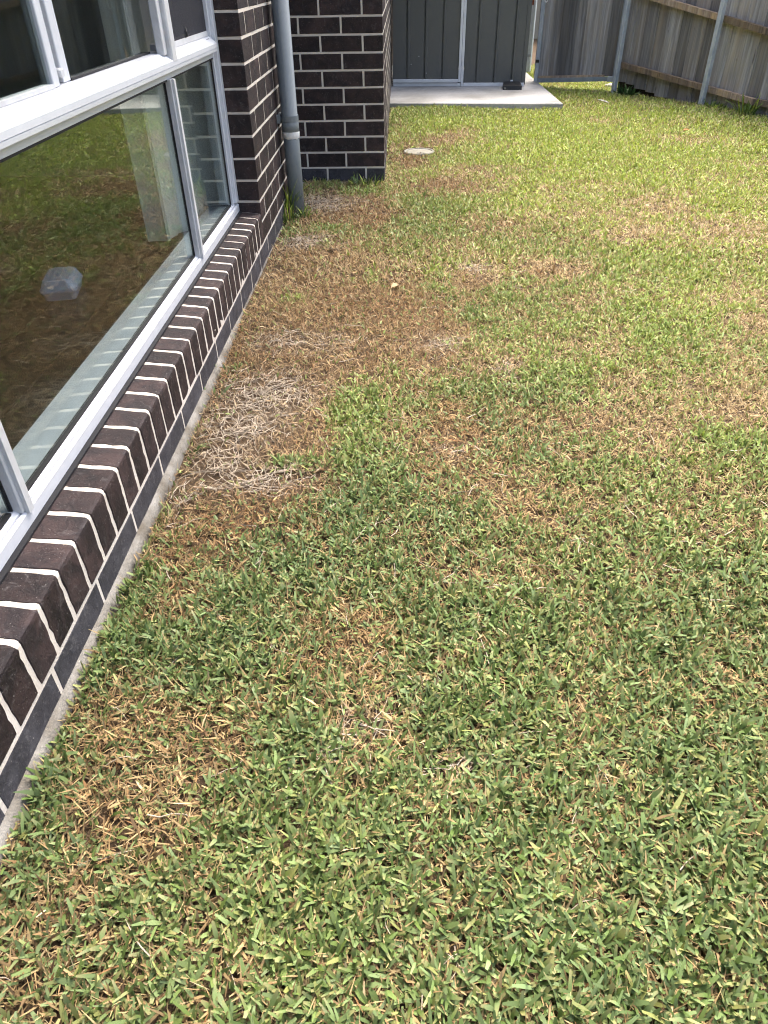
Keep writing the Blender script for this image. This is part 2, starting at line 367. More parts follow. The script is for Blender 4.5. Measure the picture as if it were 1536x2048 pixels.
mb = MB(); mb.box(-.102, -.001, YJ, Y1-.002, ZTOP, 2.5); mb.box(-.05, W_, Y1, Y1+.11, ZTOP, 2.5); mb.box(W_-.11, W_, Y1+.11, 9.9, ZTOP, 2.5)
mb.box(-.102, -.001, YN-.4, YJ, 2.12, 2.5); mb.box(-.102, -.001, -3.5, YN-.4, -.1, 2.5)
mb.build('upper_wall', M['far_brick'], house)
mb = MB(); mb.box(-5.5, .22, -3.6, 4.56, 2.502, 2.62); mb.box(-5.5, W_+.22, 4.562, 10., 2.5, 2.618); mb.build('unseen_eave', M['int_white'], house)  # eave out of view, added and sized for its effect on the light
# rough concrete footing edge below the sealed course
vs = []; fs = []; prof = [(-.04, .021), (.004, .020), (.012, .014), (.017, .002), (.020, -.02), (.022, -.09)]
ys = np.arange(YN-.4, 4.1, .02)
for q, yy in enumerate(ys):
    g = .55*mnoise.noise((yy*5, 1.3, 0)) + .3*mnoise.noise((yy*17, 4.1, 0))
    fade = 1 if yy < 2.3 else max(.1, 1-(yy-2.3)/.8)
    for a_, b_ in prof:
        vs.append((a_*fade + (.006*g if a_ > 0 else 0), yy, b_ + (.007*g if b_ > -.05 else 0) - (1-fade)*.02))
n = len(prof)
for q in range(len(ys)-1): fs += [(q*n+k_, (q+1)*n+k_, (q+1)*n+k_+1, q*n+k_+1) for k_ in range(n-1)]
MB().add(vs, fs).build('footing', M['footing'], house, smooth=True)

# ---- window
FX = -.095
def fmesh(name, mat, par, fn):
    mb = MB(); fn(mb); return mb.build(name, mat, par)
YW0 = -1.0
win = MB().prof_y([(-.17,.2205),(FX,.2205),(FX,.247),(FX-.006,.252),(FX-.0065,.249),(FX-.009,.249),(FX-.0095,.2545),(FX-.018,.2595),(FX-.03,.2595),(FX-.03,.249),(-.17,.249)], YW0, YJ-.004).build('window', M['frame'], house)
win['label'] = 'white aluminium window frame bottom rail'
MB().box(FX-.04, FX+.012, YW0, YJ-.01, .2135, .2200).build('sealant', M['gasket'], win)
# transom between lower and upper lights
MB().prof_y([(-.165,.802),(FX-.012,.802),(FX-.010,.824),(FX+.010,.824),(FX+.011,.8335),(FX+.0085,.8345),(FX+.0115,.8355),(FX+.0115,.849),(FX+.008,.8505),(FX+.006,.8525),(FX-.017,.8705),(FX-.035,.8715),(-.165,.8715)], YW0, YJ-.068).build('transom', M['frame'], win)
MB().box(FX-.04, FX-.013, YW0, YJ-.07, .7965, .8018).build('gasket', M['gasket'], win)
# jamb at the pier, with the ends of transom and rail butting against it
MB().prof_y([(0,0)]*3, 0, 1) if False else None
mb = MB(); mb.cbox(-.165, FX+.002, YJ-.044, YJ-.003, .2600, 2.1, .002); mb.box(-.165, FX-.012, YJ-.066, YJ-.0445, .2600, 2.1); mb.build('jamb', M['frame'], win)
MB().box(FX-.028, FX-.019, YJ-.0695, YJ-.0665, .262, .796).build('gasket', M['gasket'], win)
MB().box(-.165, FX, YW0, YJ-.003, 2.101, 2.118).build('head', M['frame'], win)
# lower mullions
for (ym, hw) in ((1.094, .019), (2.600, .019), (-.41, .019)):
    mb = MB(); mb.cbox(FX-.021, FX-.002, ym-hw, ym+hw, .2532, .8015, .0015); mb.box(FX-.0019, FX+.006, ym-hw*.5, ym+hw*.5, .2478, .8012); mb.build('mullion', M['frame_dirty'], win)
    for sg in (-1, 1): MB().box(FX-.028, FX-.019, min(ym+sg*hw, ym+sg*(hw+.003)), max(ym+sg*hw, ym+sg*(hw+.003)), .2605, .796).build('gasket', M['gasket'], win)
for (y0, y1) in ((YW0, -.435), (-.385, 1.069), (1.119, 2.575), (2.625, YJ-.074)):
    MB().box(-.121, -.117, y0, y1, .256, .8).build('pane', M['glass'], win)
    MB().box(-.126, -.112, y0+.006, y1-.006, .2597, .2640).build('gasket', M['gasket'], win)
# upper lights
mb = MB(); mb.cbox(-.121, FX-.002, 2.565, 2.600, .866, 2.1, .002); mb.cbox(-.121, FX+.012, 2.6015, 2.655, .842, 2.1, .004); mb.build('mullion', M['frame_dirty'], win)
MB().box(-.139, -.135, YW0, 1.782, .874, 2.1).build('pane', M['glass'], win)
MB().box(-.149, -.145, 1.915, 2.563, .874, 2.1).build('pane', M['glass'], win)
for (y0, y1, x0, x1) in ((1.783, 1.817, -.143, -.128), (1.835, 1.8445, -.155, -.145), (1.872, 1.9145, -.154, -.141)):
    MB().cbox(x0, x1, y0, y1, .8725, 2.1, .0018).build('sash_stile', M['frame'], win)
MB().box(-.152, -.126, YW0, 1.782, .8722, .8800).build('sash_rail', M['frame_dirty'], win)
MB().box(-.162, -.139, 1.916, 2.562, .8722, .8770).build('sash_rail', M['gasket'], win)
MB().cbox(-.155, -.133, 1.846, 1.870, .884, .902, .003).build('latch', M['frame_dirty'], win)
# right upper light: insect screen
MB().box(-.120, -.1185, 2.656, YJ-.067, .886, 2.1).build('insect_screen', M['insect_mesh'], win)
MB().prof_y([(-.165,.8718),(FX-.0195,.8718),(FX-.021,.888),(-.165,.888)], 2.657, YJ-.0672).build('screen_rail', M['frame_dirty'], win)
MB().tube([(-.116, 2.925, .888), (-.112, 2.93, .905), (-.116, 2.942, .915), (-.116, 2.950, .890)], .0025, 5).build('screen_catch', M['gasket'], win)
for q in range(3):
    MB().box(FX-.0135, FX-.0085, YJ-.110-.017*q, YJ-.104-.017*q, .8610, .8660).build('weep_hole', M['gasket'], win)
    MB().box(FX-.001, FX+.0006, YJ-.10-.024*q, YJ-.092-.024*q, .233, .2375).build('weep_hole', M['frame_dirty'], win)
# ledge and reveal inside
MB().box(-.232, -.171, YW0, YJ+.02, .214, .238).build('window_ledge', M['ledge'], house)
MB().box(-.170, -.13, YW0, YJ-.07, .2495, .2555).build('inner_rail', M['ledge'], win)
MB().box(-.25, -.166, YJ+.0, YJ+.1, .239, 2.4).build('reveal', M['int_white'], house)
# ---- room
def struct(name, mb, mat): return tag(mb.build(name, mat), kind='structure')
struct('room_wall', MB().box(-5.3, -5.2, -3.4, 4.8, .1, 2.5).box(-5.2, -.26, -3.5, -3.4, .1, 2.5).box(-5.2, -.10501, 4.6, 4.7, .1, 2.5).box(-.235, -.2325, -3.4, YJ+.1, .05, .236).box(-.24, -.106, YJ+.1005, 4.6, .05, 2.5).box(-.24, -.103, -3.4, YW0-.001, .05, 2.5), M['int_wall'])
struct('room_ceiling', MB().box(-5.2, -.17, -3.4, 4.6, 2.44, 2.5), M['int_wall'])
fl = struct('room_floor', MB().box(-5.2, -.236, -3.4, 4.6, .05, .0985), M['grout'])
bw = .2005; x = -.2695
x = -.2715 - 0
while x > -2.6:
    o = MB().box(-bw/2+.0012, bw/2-.0012, -4., 4., -.003, .003).build('floor_board', M['floor_board'], fl); o.location = (x-bw/2, .55, .0985); x -= bw
MB().box(-5.2, x-.002, -3.4, 4.6, .0986, .1015).build('floor_board', M['floor_board'], fl)
# ---- vertical blind, drawn open to the right
blind = empty('vertical_blind', (-.37, 3.2, .13)); tag(blind, 'cream vertical blind drawn to the right behind the window glass', 'blind')
def slat(x, y, ang, z0=.135, wd=.089, z1=2.35, cur=.006):
    vs = []; 
    for z in (z0, z1):
        for q in range(5):
            t = (q/4-.5); bx = t*wd; by = cur*(1-4*t*t)
            ca, sa = math.cos(ang), math.sin(ang)
            vs.append((bx*ca-by*sa, bx*sa+by*ca, z-.13))
    fs = [(q, q+1, q+6, q+5) for q in range(4)]
    o = MB().add(vs, fs).build('slat', M['blind_fabric'], blind, smooth=True); o.location = (x+.37, y-3.2, 0); return o
slat(-.357, 2.955, math.radians(5), .2, .09)
slat(-.312, 2.995, math.radians(78), .2); slat(-.290, 3.075, math.radians(52), .2)
for q in range(7): slat(-.262 + .004*(q % 2), 3.13+.042*q, math.radians(64 + 6*(q % 3)), .2, .07)
slat(-.36, 1.90, math.radians(80), .72, .05)
# ---- clear plastic tub on the room floor
tub = empty('plastic_tub', (-.66, 2.65, .1035), math.radians(12)); tag(tub, 'clear bluish plastic tub upside down on the dark floor behind the glass', 'tub')
def rrect(a, b, r, z, n=5):
    out = []
    for cx, cy, a0 in ((a-r, b-r, 0), (-a+r, b-r, 90), (-a+r, -b+r, 180), (a-r, -b+r, 270)):
        for q in range(n): t = math.radians(a0 + 90*q/(n-1)); out.append((cx+r*math.cos(t), cy+r*math.sin(t), z))
    return out
def loft(mb, rings, cap0=True, cap1=True):
    n = len(rings[0]); vs = [p for R_ in rings for p in R_]; fs = []
    for q in range(len(rings)-1): fs += [(q*n+i, q*n+(i+1) % n, (q+1)*n+(i+1) % n, (q+1)*n+i) for i in range(n)]
    if cap0: fs.append(tuple(range(n-1,-1,-1)))
    if cap1: fs.append(tuple(range((len(rings)-1)*n, len(rings)*n)))
    mb.add(vs, fs)
mb = MB(); loft(mb, [rrect(.055,.085,.02,.0), rrect(.062,.092,.02,.028), rrect(.062,.092,.02,.042), rrect(.05,.08,.02,.07), rrect(.044,.074,.02,.073)]); mb.build('tub_body', M['tub_plastic'], tub, smooth=False)
mb = MB(); loft(mb, [rrect(.066,.096,.022,.031), rrect(.066,.096,.022,.039)]); mb.build('rim', M['tub_plastic'], tub)

# ------------------------------------------------------------------ downpipe
dp = empty('downpipe', (.058, 4.08, 0)); tag(dp, 'round grey downpipe against the brick wall with a white sealant ring', 'downpipe')
PR = .0405
MB().lathe([(PR, -.08), (PR, .405), (PR-.002, .408)], 32).build('pipe', M['pipe'], dp, smooth=True)
MB().lathe([(PR-.002, .408), (PR+.0035, .412), (PR+.0035, .452), (PR+.0005, .456), (PR+.0005, 2.5)], 32).build('upper_pipe', M['pipe'], dp, smooth=True)
vs = []; n = 40
for q in range(n):
    t = 2*math.pi*q/n; lo = .380 + .010*mnoise.noise((math.cos(t)*2.2, math.sin(t)*2.2, 3)); 
    for rr, zz in ((PR+.0005, lo), (PR+.0028, lo+.004), (PR+.0040, .404), (PR+.0036, .4115)): vs.append((rr*math.cos(t), rr*math.sin(t), zz))
MB().add(vs, [(q*4+k_, ((q+1) % n)*4+k_, ((q+1) % n)*4+k_+1, q*4+k_+1) for q in range(n) for k_ in range(3)]).build('sealant_ring', M['white_sealant'], dp, smooth=True)
br_ = MB().lathe([(PR+.0042, .460), (PR+.0042, .486)], 32).box(-.09, -PR+.004, -.014, .012, .462, .484).build('bracket', M['pipe'], dp)
br_.location.z = -.002
MB().box(-.0577, -.045, -.055, .055, .455, .49).build('bracket_plate', M['pipe'], dp)

# ------------------------------------------------------------------ shed
shL, shR = onz(785, 172.5, .06), onz(1048, 172, .06)
sh_ang = math.atan2(shR.y-shL.y, shR.x-shL.x)
shed = empty('garden_shed', (shR.x, shR.y, .061), sh_ang); tag(shed, 'dark grey steel garden shed with pale door trim', 'shed')
def sheet(name, x0, x1, yf, z0, z1, pitch, phase, par, mat):
    """ribbed steel sheet facing -y: flat pans with narrow raised ribs"""
    pts = [(x0, yf)]; x = phase
    while x < x1-.02:
        if x > x0+.02: pts += [(x-.006, yf), (x-.001, yf+.014), (x+.004, yf+.014), (x+.012, yf-.004), (x+.03, yf-.004), (x+.034, yf)]
        x += pitch
    pts.append((x1, yf)); pts = [p for p in pts if x0-1e-6 <= p[0] <= x1+1e-6]
    vs = [(a_, b_, z0) for a_, b_ in pts] + [(a_, b_, z1) for a_, b_ in pts] + [(a_, b_+.012, z0) for a_, b_ in pts] + [(a_, b_+.012, z1) for a_, b_ in pts]; n = len(pts)
    fs = [(q, q+1, n+q+1, n+q) for q in range(n-1)] + [(2*n+q, 3*n+q, 3*n+q+1, 2*n+q+1) for q in range(n-1)] + [(n+q, n+q+1, 3*n+q+1, 3*n+q) for q in range(n-1)]
    return MB().add(vs, fs).build(name, mat, par)
wL = -1.38; px = -.665
sheet('front_panel', px+.03, -.02, .0, .03, 1.8, .1845, -.515, shed, M['shed_steel'])
sheet('door', wL, px-.03, -.022, .058, 1.76, .1845, -1.24, shed, M['shed_steel'])
MB().cbox(px-.028, px-.002, -.040, .01, .038, 1.8, .002).build('door_stile', M['shed_trim'], shed)
MB().cbox(px+.0, px+.026, -.030, .012, .0005, 1.8, .002).build('door_post', M['shed_trim'], shed)
MB().cbox(wL, px-.03, -.045, -.010, .036, .066, .002).build('door_rail', M['shed_trim'], shed)
MB().cbox(wL, px-.004, -.032, .012, .0, .032, .002).build('floor_track', M['shed_trim'], shed)
MB().cbox(px+.028, -.004, -.018, .012, .0, .030, .002).build('floor_track', M['shed_trim'], shed)
MB().cbox(-.035, .006, -.007, .03, .012, 1.8, .003).build('corner_trim', M['shed_steel'], shed)
MB().box(-.006, .004, .03, 1.6, .012, 1.8).build('side_panel', M['shed_steel'], shed)
MB().box(wL, -.006, 1.59, 1.6, .012, 1.8).build('rear_panel', M['shed_steel'], shed)
MB().box(wL-.01, wL, .0, 1.6, .0, 1.8).build('side_panel', M['shed_steel'], shed)
mb = MB(); mb.box(wL-.05, .05, -.06, 1.66, 1.801, 1.83); mb.build('shed_roof', M['shed_steel'], shed)
for (a_, b_) in ((-1.19, .20), (-1.11, .62-.35), (-1.03, .12)):
    MB().lathe([(.004, 0), (.004, .003), (.002, .005)], 8).build('screw', M['shed_trim'], shed)
    o = COL.objects[-1]; o.rotation_euler.x = math.pi/2; o.location = (a_, -.0235, b_)
MB().cbox(-.013, .013, -.006, .006, -.010, .010, .003).build('screw', M['shed_trim'], shed); COL.objects[-1].location = (-.135, -.02, .047)
# black block on the slab
b0, b1 = onz(760+1180/4.8, 120+290/4.8, .06), onz(760+1362/4.8, 120+291/4.8, .06)
bl = empty('black_block', ((b0.x+b1.x)/2, b0.y, .0605), sh_ang); tag(bl, 'low black plastic block on the slab at the shed corner', 'block')
hw = (b1.x-b0.x)/2
mb = MB(); mb.add([(-hw,0,0),(hw,0,0),(hw,.24,0),(-hw,.24,0),(-hw,.004,.034),(hw,.004,.034),(hw-.01,.235,.05),(-hw+.01,.235,.05)], [(0,3,2,1),(4,5,6,7),(0,1,5,4),(1,2,6,5),(2,3,7,6),(3,0,4,7)]); mb.build('body', M['black_plastic'], bl)
MB().cbox(-hw+.012, -hw+.03, -.004, .001, .006, .022, .001).build('clip', M['lid'], bl)

# ------------------------------------------------------------------ paling fence
noisy('gap_backing_dark', (.018,.016,.014), (.03,.026,.022), 12, .9, .1, .002)
fd = Vector((P2.x-P1.x, P2.y-P1.y, 0)).normalized(); f_ang = math.atan2(fd.y, fd.x); fn = Vector((fd.y, -fd.x, 0))   # fn points away from camera side or towards it
if (CAM-P1).dot(fn) < 0: fn = -fn
def onfence(u, v, off=0.):
    d = ray(u, v); o = P1 + fn*off; s = (o-CAM).dot(fn)/d.dot(fn); q = CAM + d*s; return (q-P1).dot(fd), q.z
fence = empty('paling_fence', (P1.x, P1.y, 0), f_ang); tag(fence, 'weathered grey timber paling fence with steel posts along the right boundary', 'fence')
ys_ = 1 if Vector((-fd.y, fd.x, 0)).dot(fn) > 0 else -1          # local y that points to the lawn
def cpx(x, y): return (1040+x/3.097, y/3.097)
s0, l0 = onfence(*cpx(655, 403)); s1, l1 = onfence(*cpx(1480, 634)); slope = (l1-l0)/(s1-s0)
t0, m0 = onfence(*cpx(1000, 33)); t1, m1 = onfence(*cpx(1536, 191)); slope2 = (m1-m0)/(t1-t0)
def rz(s): return l0 + slope*(s-s0)
def rz2(s): return m0 + slope2*(s-t0)
FEND = 9.0
def tilted_bar(name, mat, par, sa, sb, fz, h, y0, y1):
    za, zb = fz(sa), fz(sb); o = MB().add([(sa,y0,za-h/2),(sb,y0,zb-h/2),(sb,y1,zb-h/2),(sa,y1,za-h/2),(sa,y0,za+h/2),(sb,y0,zb+h/2),(sb,y1,zb+h/2),(sa,y1,za+h/2)],
        [(0,3,2,1),(4,5,6,7),(0,1,5,4),(1,2,6,5),(2,3,7,6),(3,0,4,7)]).build(name, mat, par); return o
POSTS = [0.0, 1.06]; 
dps = (P2-P1).length; POSTS = [0.0] + [dps*q for q in range(1, 9)]
rail_levels = (rz, rz2, lambda s: rz2(s)+.62)
# level the fence beyond the view: rails stop falling past the second post
def lev(fz): return lambda s: fz(min(s, 1.75)) + .0*(s)
for fz in rail_levels:
    g_ = lev(fz); a_ = .02
    for q in range(len(POSTS)-1):
        if q == 1:
            tilted_bar('rail', M['rail'], fence, POSTS[1]+.0, 1.75, g_, .046, *sorted((ys_*.0, ys_*.04)))
            tilted_bar('rail', M['rail'], fence, 1.7505, POSTS[2]-.0005, g_, .046, *sorted((ys_*.0, ys_*.04)))
        else:
            tilted_bar('rail', M['rail'], fence, POSTS[q]+.0005, POSTS[q+1]-.0005, g_, .046, *sorted((ys_*.0, ys_*.04)))
for q, s in enumerate(POSTS):
    MB().cbox(s-.021, s+.021, *sorted((ys_*.041, ys_*.085)), -.3, 1.5, .004).build('post', M['galv'], fence)
pal_mesh = []
for q in range(5):
    mb = MB(); wd = .163+random.uniform(-.004, .004)
    mb.cbox(-wd/2, wd/2, -.0065, .0065, 0, 1.62, .002, .0008); pal_mesh.append(mb.mesh('paling'))
s = -.09; q = 0
while s < FEND-.6:
    o = link('paling', pal_mesh[random.randrange(5)], M['paling'], fence); sc = s+.075
    zb = lev(rz)(sc) - .155 - .035*min(max(sc, 0), 1.2) + random.uniform(-.006, .006)
    if sc > 1.2: zb = max(zb, -.06)
    o.location = (sc, -ys_*(.014 + .017*(q % 2)), zb); o.rotation_euler = (random.uniform(-.004, .004), random.uniform(-.006, .006), ys_*(-.06) + random.uniform(-.03, .03))
    s += .1545; q += 1
# dark backing added behind the paling ends so the gap below reads dark
MB().cbox(-.1, FEND-.6, *sorted((-ys_*.062, -ys_*.085)), -.12, .12, .003).build('gap_backing', M['gap_backing_dark'], fence)
MB().cbox(1.62, 3.5, *sorted((-ys_*.012, -ys_*.035)), -.08, .10, .003).build('plinth_board', M['rail'], fence)

# ------------------------------------------------------------------ gate
gR = Vector((P1.x-.02, P1.y+.12, 0)); gL = onz(1069, 165, .048); gL.z = 0
gd = (gL-gR); GL = gd.length; g_ang = math.atan2(-gd.y, -gd.x)
gate = empty('timber_gate', (gL.x, gL.y, 0), g_ang); tag(gate, 'grey paling gate in a galvanised steel frame beside the shed', 'gate')
zl, zr = .062, .105
def gz_(t): return zl + (zr-zl)*t/GL
for (h0, h1, nm) in ((-.014, .026, 'bottom_rail'), (.86, .905, 'middle_rail'), (1.6, 1.64, 'top_rail')):
    MB().add([(.03,-.02,gz_(.03)+h0),(GL-.036,-.02,gz_(GL)+h0),(GL-.036,.02,gz_(GL)+h0),(.03,.02,gz_(.03)+h0),(.03,-.02,gz_(.03)+h1),(GL-.036,-.02,gz_(GL)+h1),(GL-.036,.02,gz_(GL)+h1),(.03,.02,gz_(.03)+h1)],
        [(0,3,2,1),(4,5,6,7),(0,1,5,4),(1,2,6,5),(2,3,7,6),(3,0,4,7)]).build(nm, M['galv_dark'], gate)
tilted_bar('timber_rail', M['rail'], gate, .035, GL-.12, lambda t: gz_(t)+.036, .018, -.012, .02)
MB().cbox(-.006, .029, -.021, .021, zl-.014, 1.7, .003).build('frame_stile', M['galv'], gate)
MB().cbox(GL-.0355, GL-.0005, -.021, .021, zr-.014, 1.74, .003).build('frame_stile', M['galv_dark'], gate)
nb = int(GL/.135)+1
for q in range(nb):
    o = link('paling', pal_mesh[q % 5], M['paling'], gate); t = .055 + (GL-.13)*q/(nb-1); o.location = (t, .028+.015*(q % 2), gz_(t)+.028); o.scale = (.94, 1, .985)
    o.rotation_euler = (0, random.uniform(-.004, .004), .06)
o = MB().cbox(-.02, .06, -.03, -.0205, zr-.02, zr+.03, .002).build('hinge', M['galv'], gate); o.location.x = GL-.06
MB().lathe([(.009, 0), (.009, .05)], 10).build('hinge_pin', M['galv'], gate); COL.objects[-1].location = (GL+.008, -.02, zr-.02)
MB().cbox(.0, .035, -.035, -.0215, .235, .262, .002).build('hinge_clip', M['black_plastic'], gate)
pts = [(.045+.018*math.cos(t), -.03, .80-.03*math.sin(t)*1.2) for t in np.linspace(0, math.pi, 9)]
MB().tube([(.063,-.03,.90)] + pts + [(.027,-.03,.90)], .005, 6).build('latch_loop', M['white_sealant'], gate)
gp = onz(1060, 149, .0)
gpo = empty('gate_post', (gp.x-.035, gp.y-.05, 0), g_ang); tag(gpo, 'thin galvanised gate post in the gap behind the shed corner', 'post')
MB().cbox(-.026, .026, -.025, .025, -.2, 1.8, .003).build('post', M['galv'], gpo)
MB().cbox(-.02, .004, -.026, -.0205, .70, .78, .002).build('rust_tag', M['rust'], gpo)
MB().cbox(-.03, .024, -.03, -.0205, .19, .215, .002).build('bracket', M['galv_dark'], gpo)
# cream neighbour wall far behind the gap
nw = MB().cbox(-.2, 7., 0, .2, .55, 2.6, .01); nw = empty('neighbour_wall', (.6, 15.5, 0)); tag(nw, 'cream rendered wall seen through the slit beside the gate', 'wall')
MB().cbox(0, 9., 0, .2, -.05, 2.5, .01).build('wall', M['render_wall'], nw); MB().cbox(-.05, 9.05, -.05, .25, 2.501, 2.56, .01).build('coping', M['slab'], nw)

# ------------------------------------------------------------------ inspection cover
ic = onz(838.5, 303.5, .008); cov = empty('inspection_cover', (ic.x, ic.y, gz(ic.x, ic.y)+.0)); tag(cov, 'round concrete inspection cover set in dry grass by the end wall', 'cover')
MB().lathe([(.112, -.03), (.112, .016), (.108, .021), (.094, .021), (.091, .015)], 40).build('surround_ring', M['lid'], cov)
MB().lathe([(.0895, -.02), (.0895, .014), (.086, .0175), (.0, .0185)][:3] + [(.03, .0195), (.001, .02)], 40).build('lid', M['lid'], cov)
MB().cbox(-.018, .03, -.078, -.062, .010, .0205, .001).build('lifting_slot', M['black_plastic'], cov)

# ------------------------------------------------------------------ dryness of the lawn, blobs read off the photo and laid on the ground
DRY = [(560,600,120,60,1),(620,520,140,45,.8),(650,425,100,35,.9),(705,400,90,28,.55),(560,700,120,60,1),(610,650,110,50,.9),(520,800,120,70,1.1),(480,900,110,60,1.1),(570,970,100,35,.9),(430,1000,120,60,1.1),(390,1090,100,55,1.1),(640,860,50,60,.6),(670,740,70,40,.8),
 (330,1200,60,60,.6),(310,1240,80,40,.5),(330,1490,120,80,.65),(240,1440,90,60,.75),(350,1580,80,80,.95),(310,1690,110,70,.6),(170,1600,80,50,.4),(450,1490,80,40,.4),(420,1480,100,50,.4),(200,1560,80,50,.45),(480,1400,60,40,.35),
 (730,1380,60,70,.75),(700,1230,100,60,.6),(650,1310,80,40,.6),(740,1500,60,70,.8),(700,1600,50,40,.4),(850,1340,60,30,.35),(940,1170,70,30,.55),(905,905,60,30,.6),(830,700,70,50,.55),(980,740,80,30,.65),(880,660,80,40,.5),(780,620,60,40,.7),
 (945,560,60,22,.6),(1115,550,60,24,1.),(1080,540,40,16,.5),(1300,420,60,18,.6),(1270,470,60,20,.65),(880,372,90,18,.85),(960,345,60,12,.5),(820,322,50,25,.9),(880,282,60,12,.9),(795,255,20,30,.6),(925,268,40,8,.5),(740,440,60,22,.7),(1000,450,80,20,.5),(930,500,80,20,.3),
 (1310,850,110,40,.42),(1430,790,100,24,.45),(900,960,110,30,.3),(1130,860,70,25,.2),(1000,640,80,25,.25),(1500,840,50,25,.5),(1510,650,50,30,.55),(1230,780,60,30,.35),(1360,960,80,30,.3),(1440,465,90,26,.5),(1280,905,60,25,.25),(1390,283,70,8,.5),(1200,247,40,5,.6),(1500,330,80,14,.4),(1000,985,80,30,.35),(1050,1050,60,30,.35),
 (150,1640,80,50,.45),(100,1800,130,60,.35),(50,1970,110,70,.5),(260,1900,120,50,.25),(640,2030,70,25,.3),(1500,1385,60,35,.35),(420,1890,60,40,.3),(960,1530,70,30,.35),(880,840,70,30,.3),(1080,900,70,25,.25),(820,560,60,20,.4),(1150,620,60,18,.35),(1200,480,70,16,.3),
 (1060,215,90,5,.5),(1260,200,60,5,.3),(870,1180,60,30,.25),(1240,1010,60,30,.25)]
GREEN = [(700,800,55,60,.9),(760,1010,140,70,.45),(560,932,60,13,1.2),(590,605,45,15,.6),(1110,760,80,22,.6),(1290,640,80,40,.55),(1150,300,130,40,.5),(860,430,80,20,.5),(880,235,110,14,.8),(1420,880,50,25,.5),(725,388,40,10,.9),(830,395,50,8,.5),(300,1160,40,30,.5),(260,1270,60,60,.5),(400,1300,100,60,.4),(440,1340,60,40,.3),(960,640,50,20,.4),(1200,560,60,25,.3),(1330,550,80,40,.3),(560,1150,160,60,.4),(740,560,50,14,.3),(660,460,40,8,.6),(800,650,30,10,.4),(480,740,30,10,.5),(1000,1080,80,30,.3),(1200,1100,160,60,.2),(110,1560,50,30,.5)]
GREY = [(540,790,90,40,1),(470,860,80,45,.9),(520,960,100,26,.9),(600,490,70,14,.8),(560,690,60,20,.5),(640,410,70,18,.7),(350,1000,40,30,.6),(660,690,60,20,.3),(440,930,60,30,.7),(900,905,30,14,.3),(880,690,50,14,.4),(940,540,30,10,.4),(1010,745,30,12,.3),(860,1390,60,15,.5),(720,1460,50,40,.4),(920,1540,70,20,.5)]
def to_ground(lst):
    out = []
    for u, v, ru, rv, wt in lst:
        c_ = onz(u, v); e1 = onz(u+ru, v)-c_; e2 = (onz(u, v-rv)-onz(u, v+rv))*.5; out.append((c_.x, c_.y, e1.length, e2.length, wt))
    return out
def field(lst, x, y):
    r = np.zeros_like(x)
    for cx, cy, rx, ry, wt in lst: r += wt*np.exp(-.9*(((x-cx)/rx)**2 + ((y-cy)/ry)**2))
    return r
DRYg, GREg, GRYg = to_ground(DRY), to_ground(GREEN), to_ground(GREY)
def vnoise(x, y, sc, seed):
    g = np.random.default_rng(seed).random((64, 64)); fx, fy = x*sc % 64, y*sc % 64
    i, j = fx.astype(int), fy.astype(int); a_, b_ = fx-i, fy-j; a_ = a_*a_*(3-2*a_); b_ = b_*b_*(3-2*b_); i1, j1 = (i+1) % 64, (j+1) % 64
    return (g[i % 64, j % 64]*(1-a_)+g[i1, j % 64]*a_)*(1-b_) + (g[i % 64, j1]*(1-a_)+g[i1, j1]*a_)*b_
def dryness(x, y):
    d = .22 + .10*np.clip((y-1.1)/1.2, 0, 1)*np.clip((6.5-y)/2., 0, 1) + .78*np.clip(field(DRYg, x, y), 0, 1.1) - field(GREg, x, y)*.8
    n_ = .36*vnoise(x+9, y+9, 3.7, 1) + .34*vnoise(x+9, y+9, 9.5, 2) + .36*vnoise(x+9, y+9, 24, 3)
    d += (n_-.53)*1.15
    return np.clip(d, 0, 1)
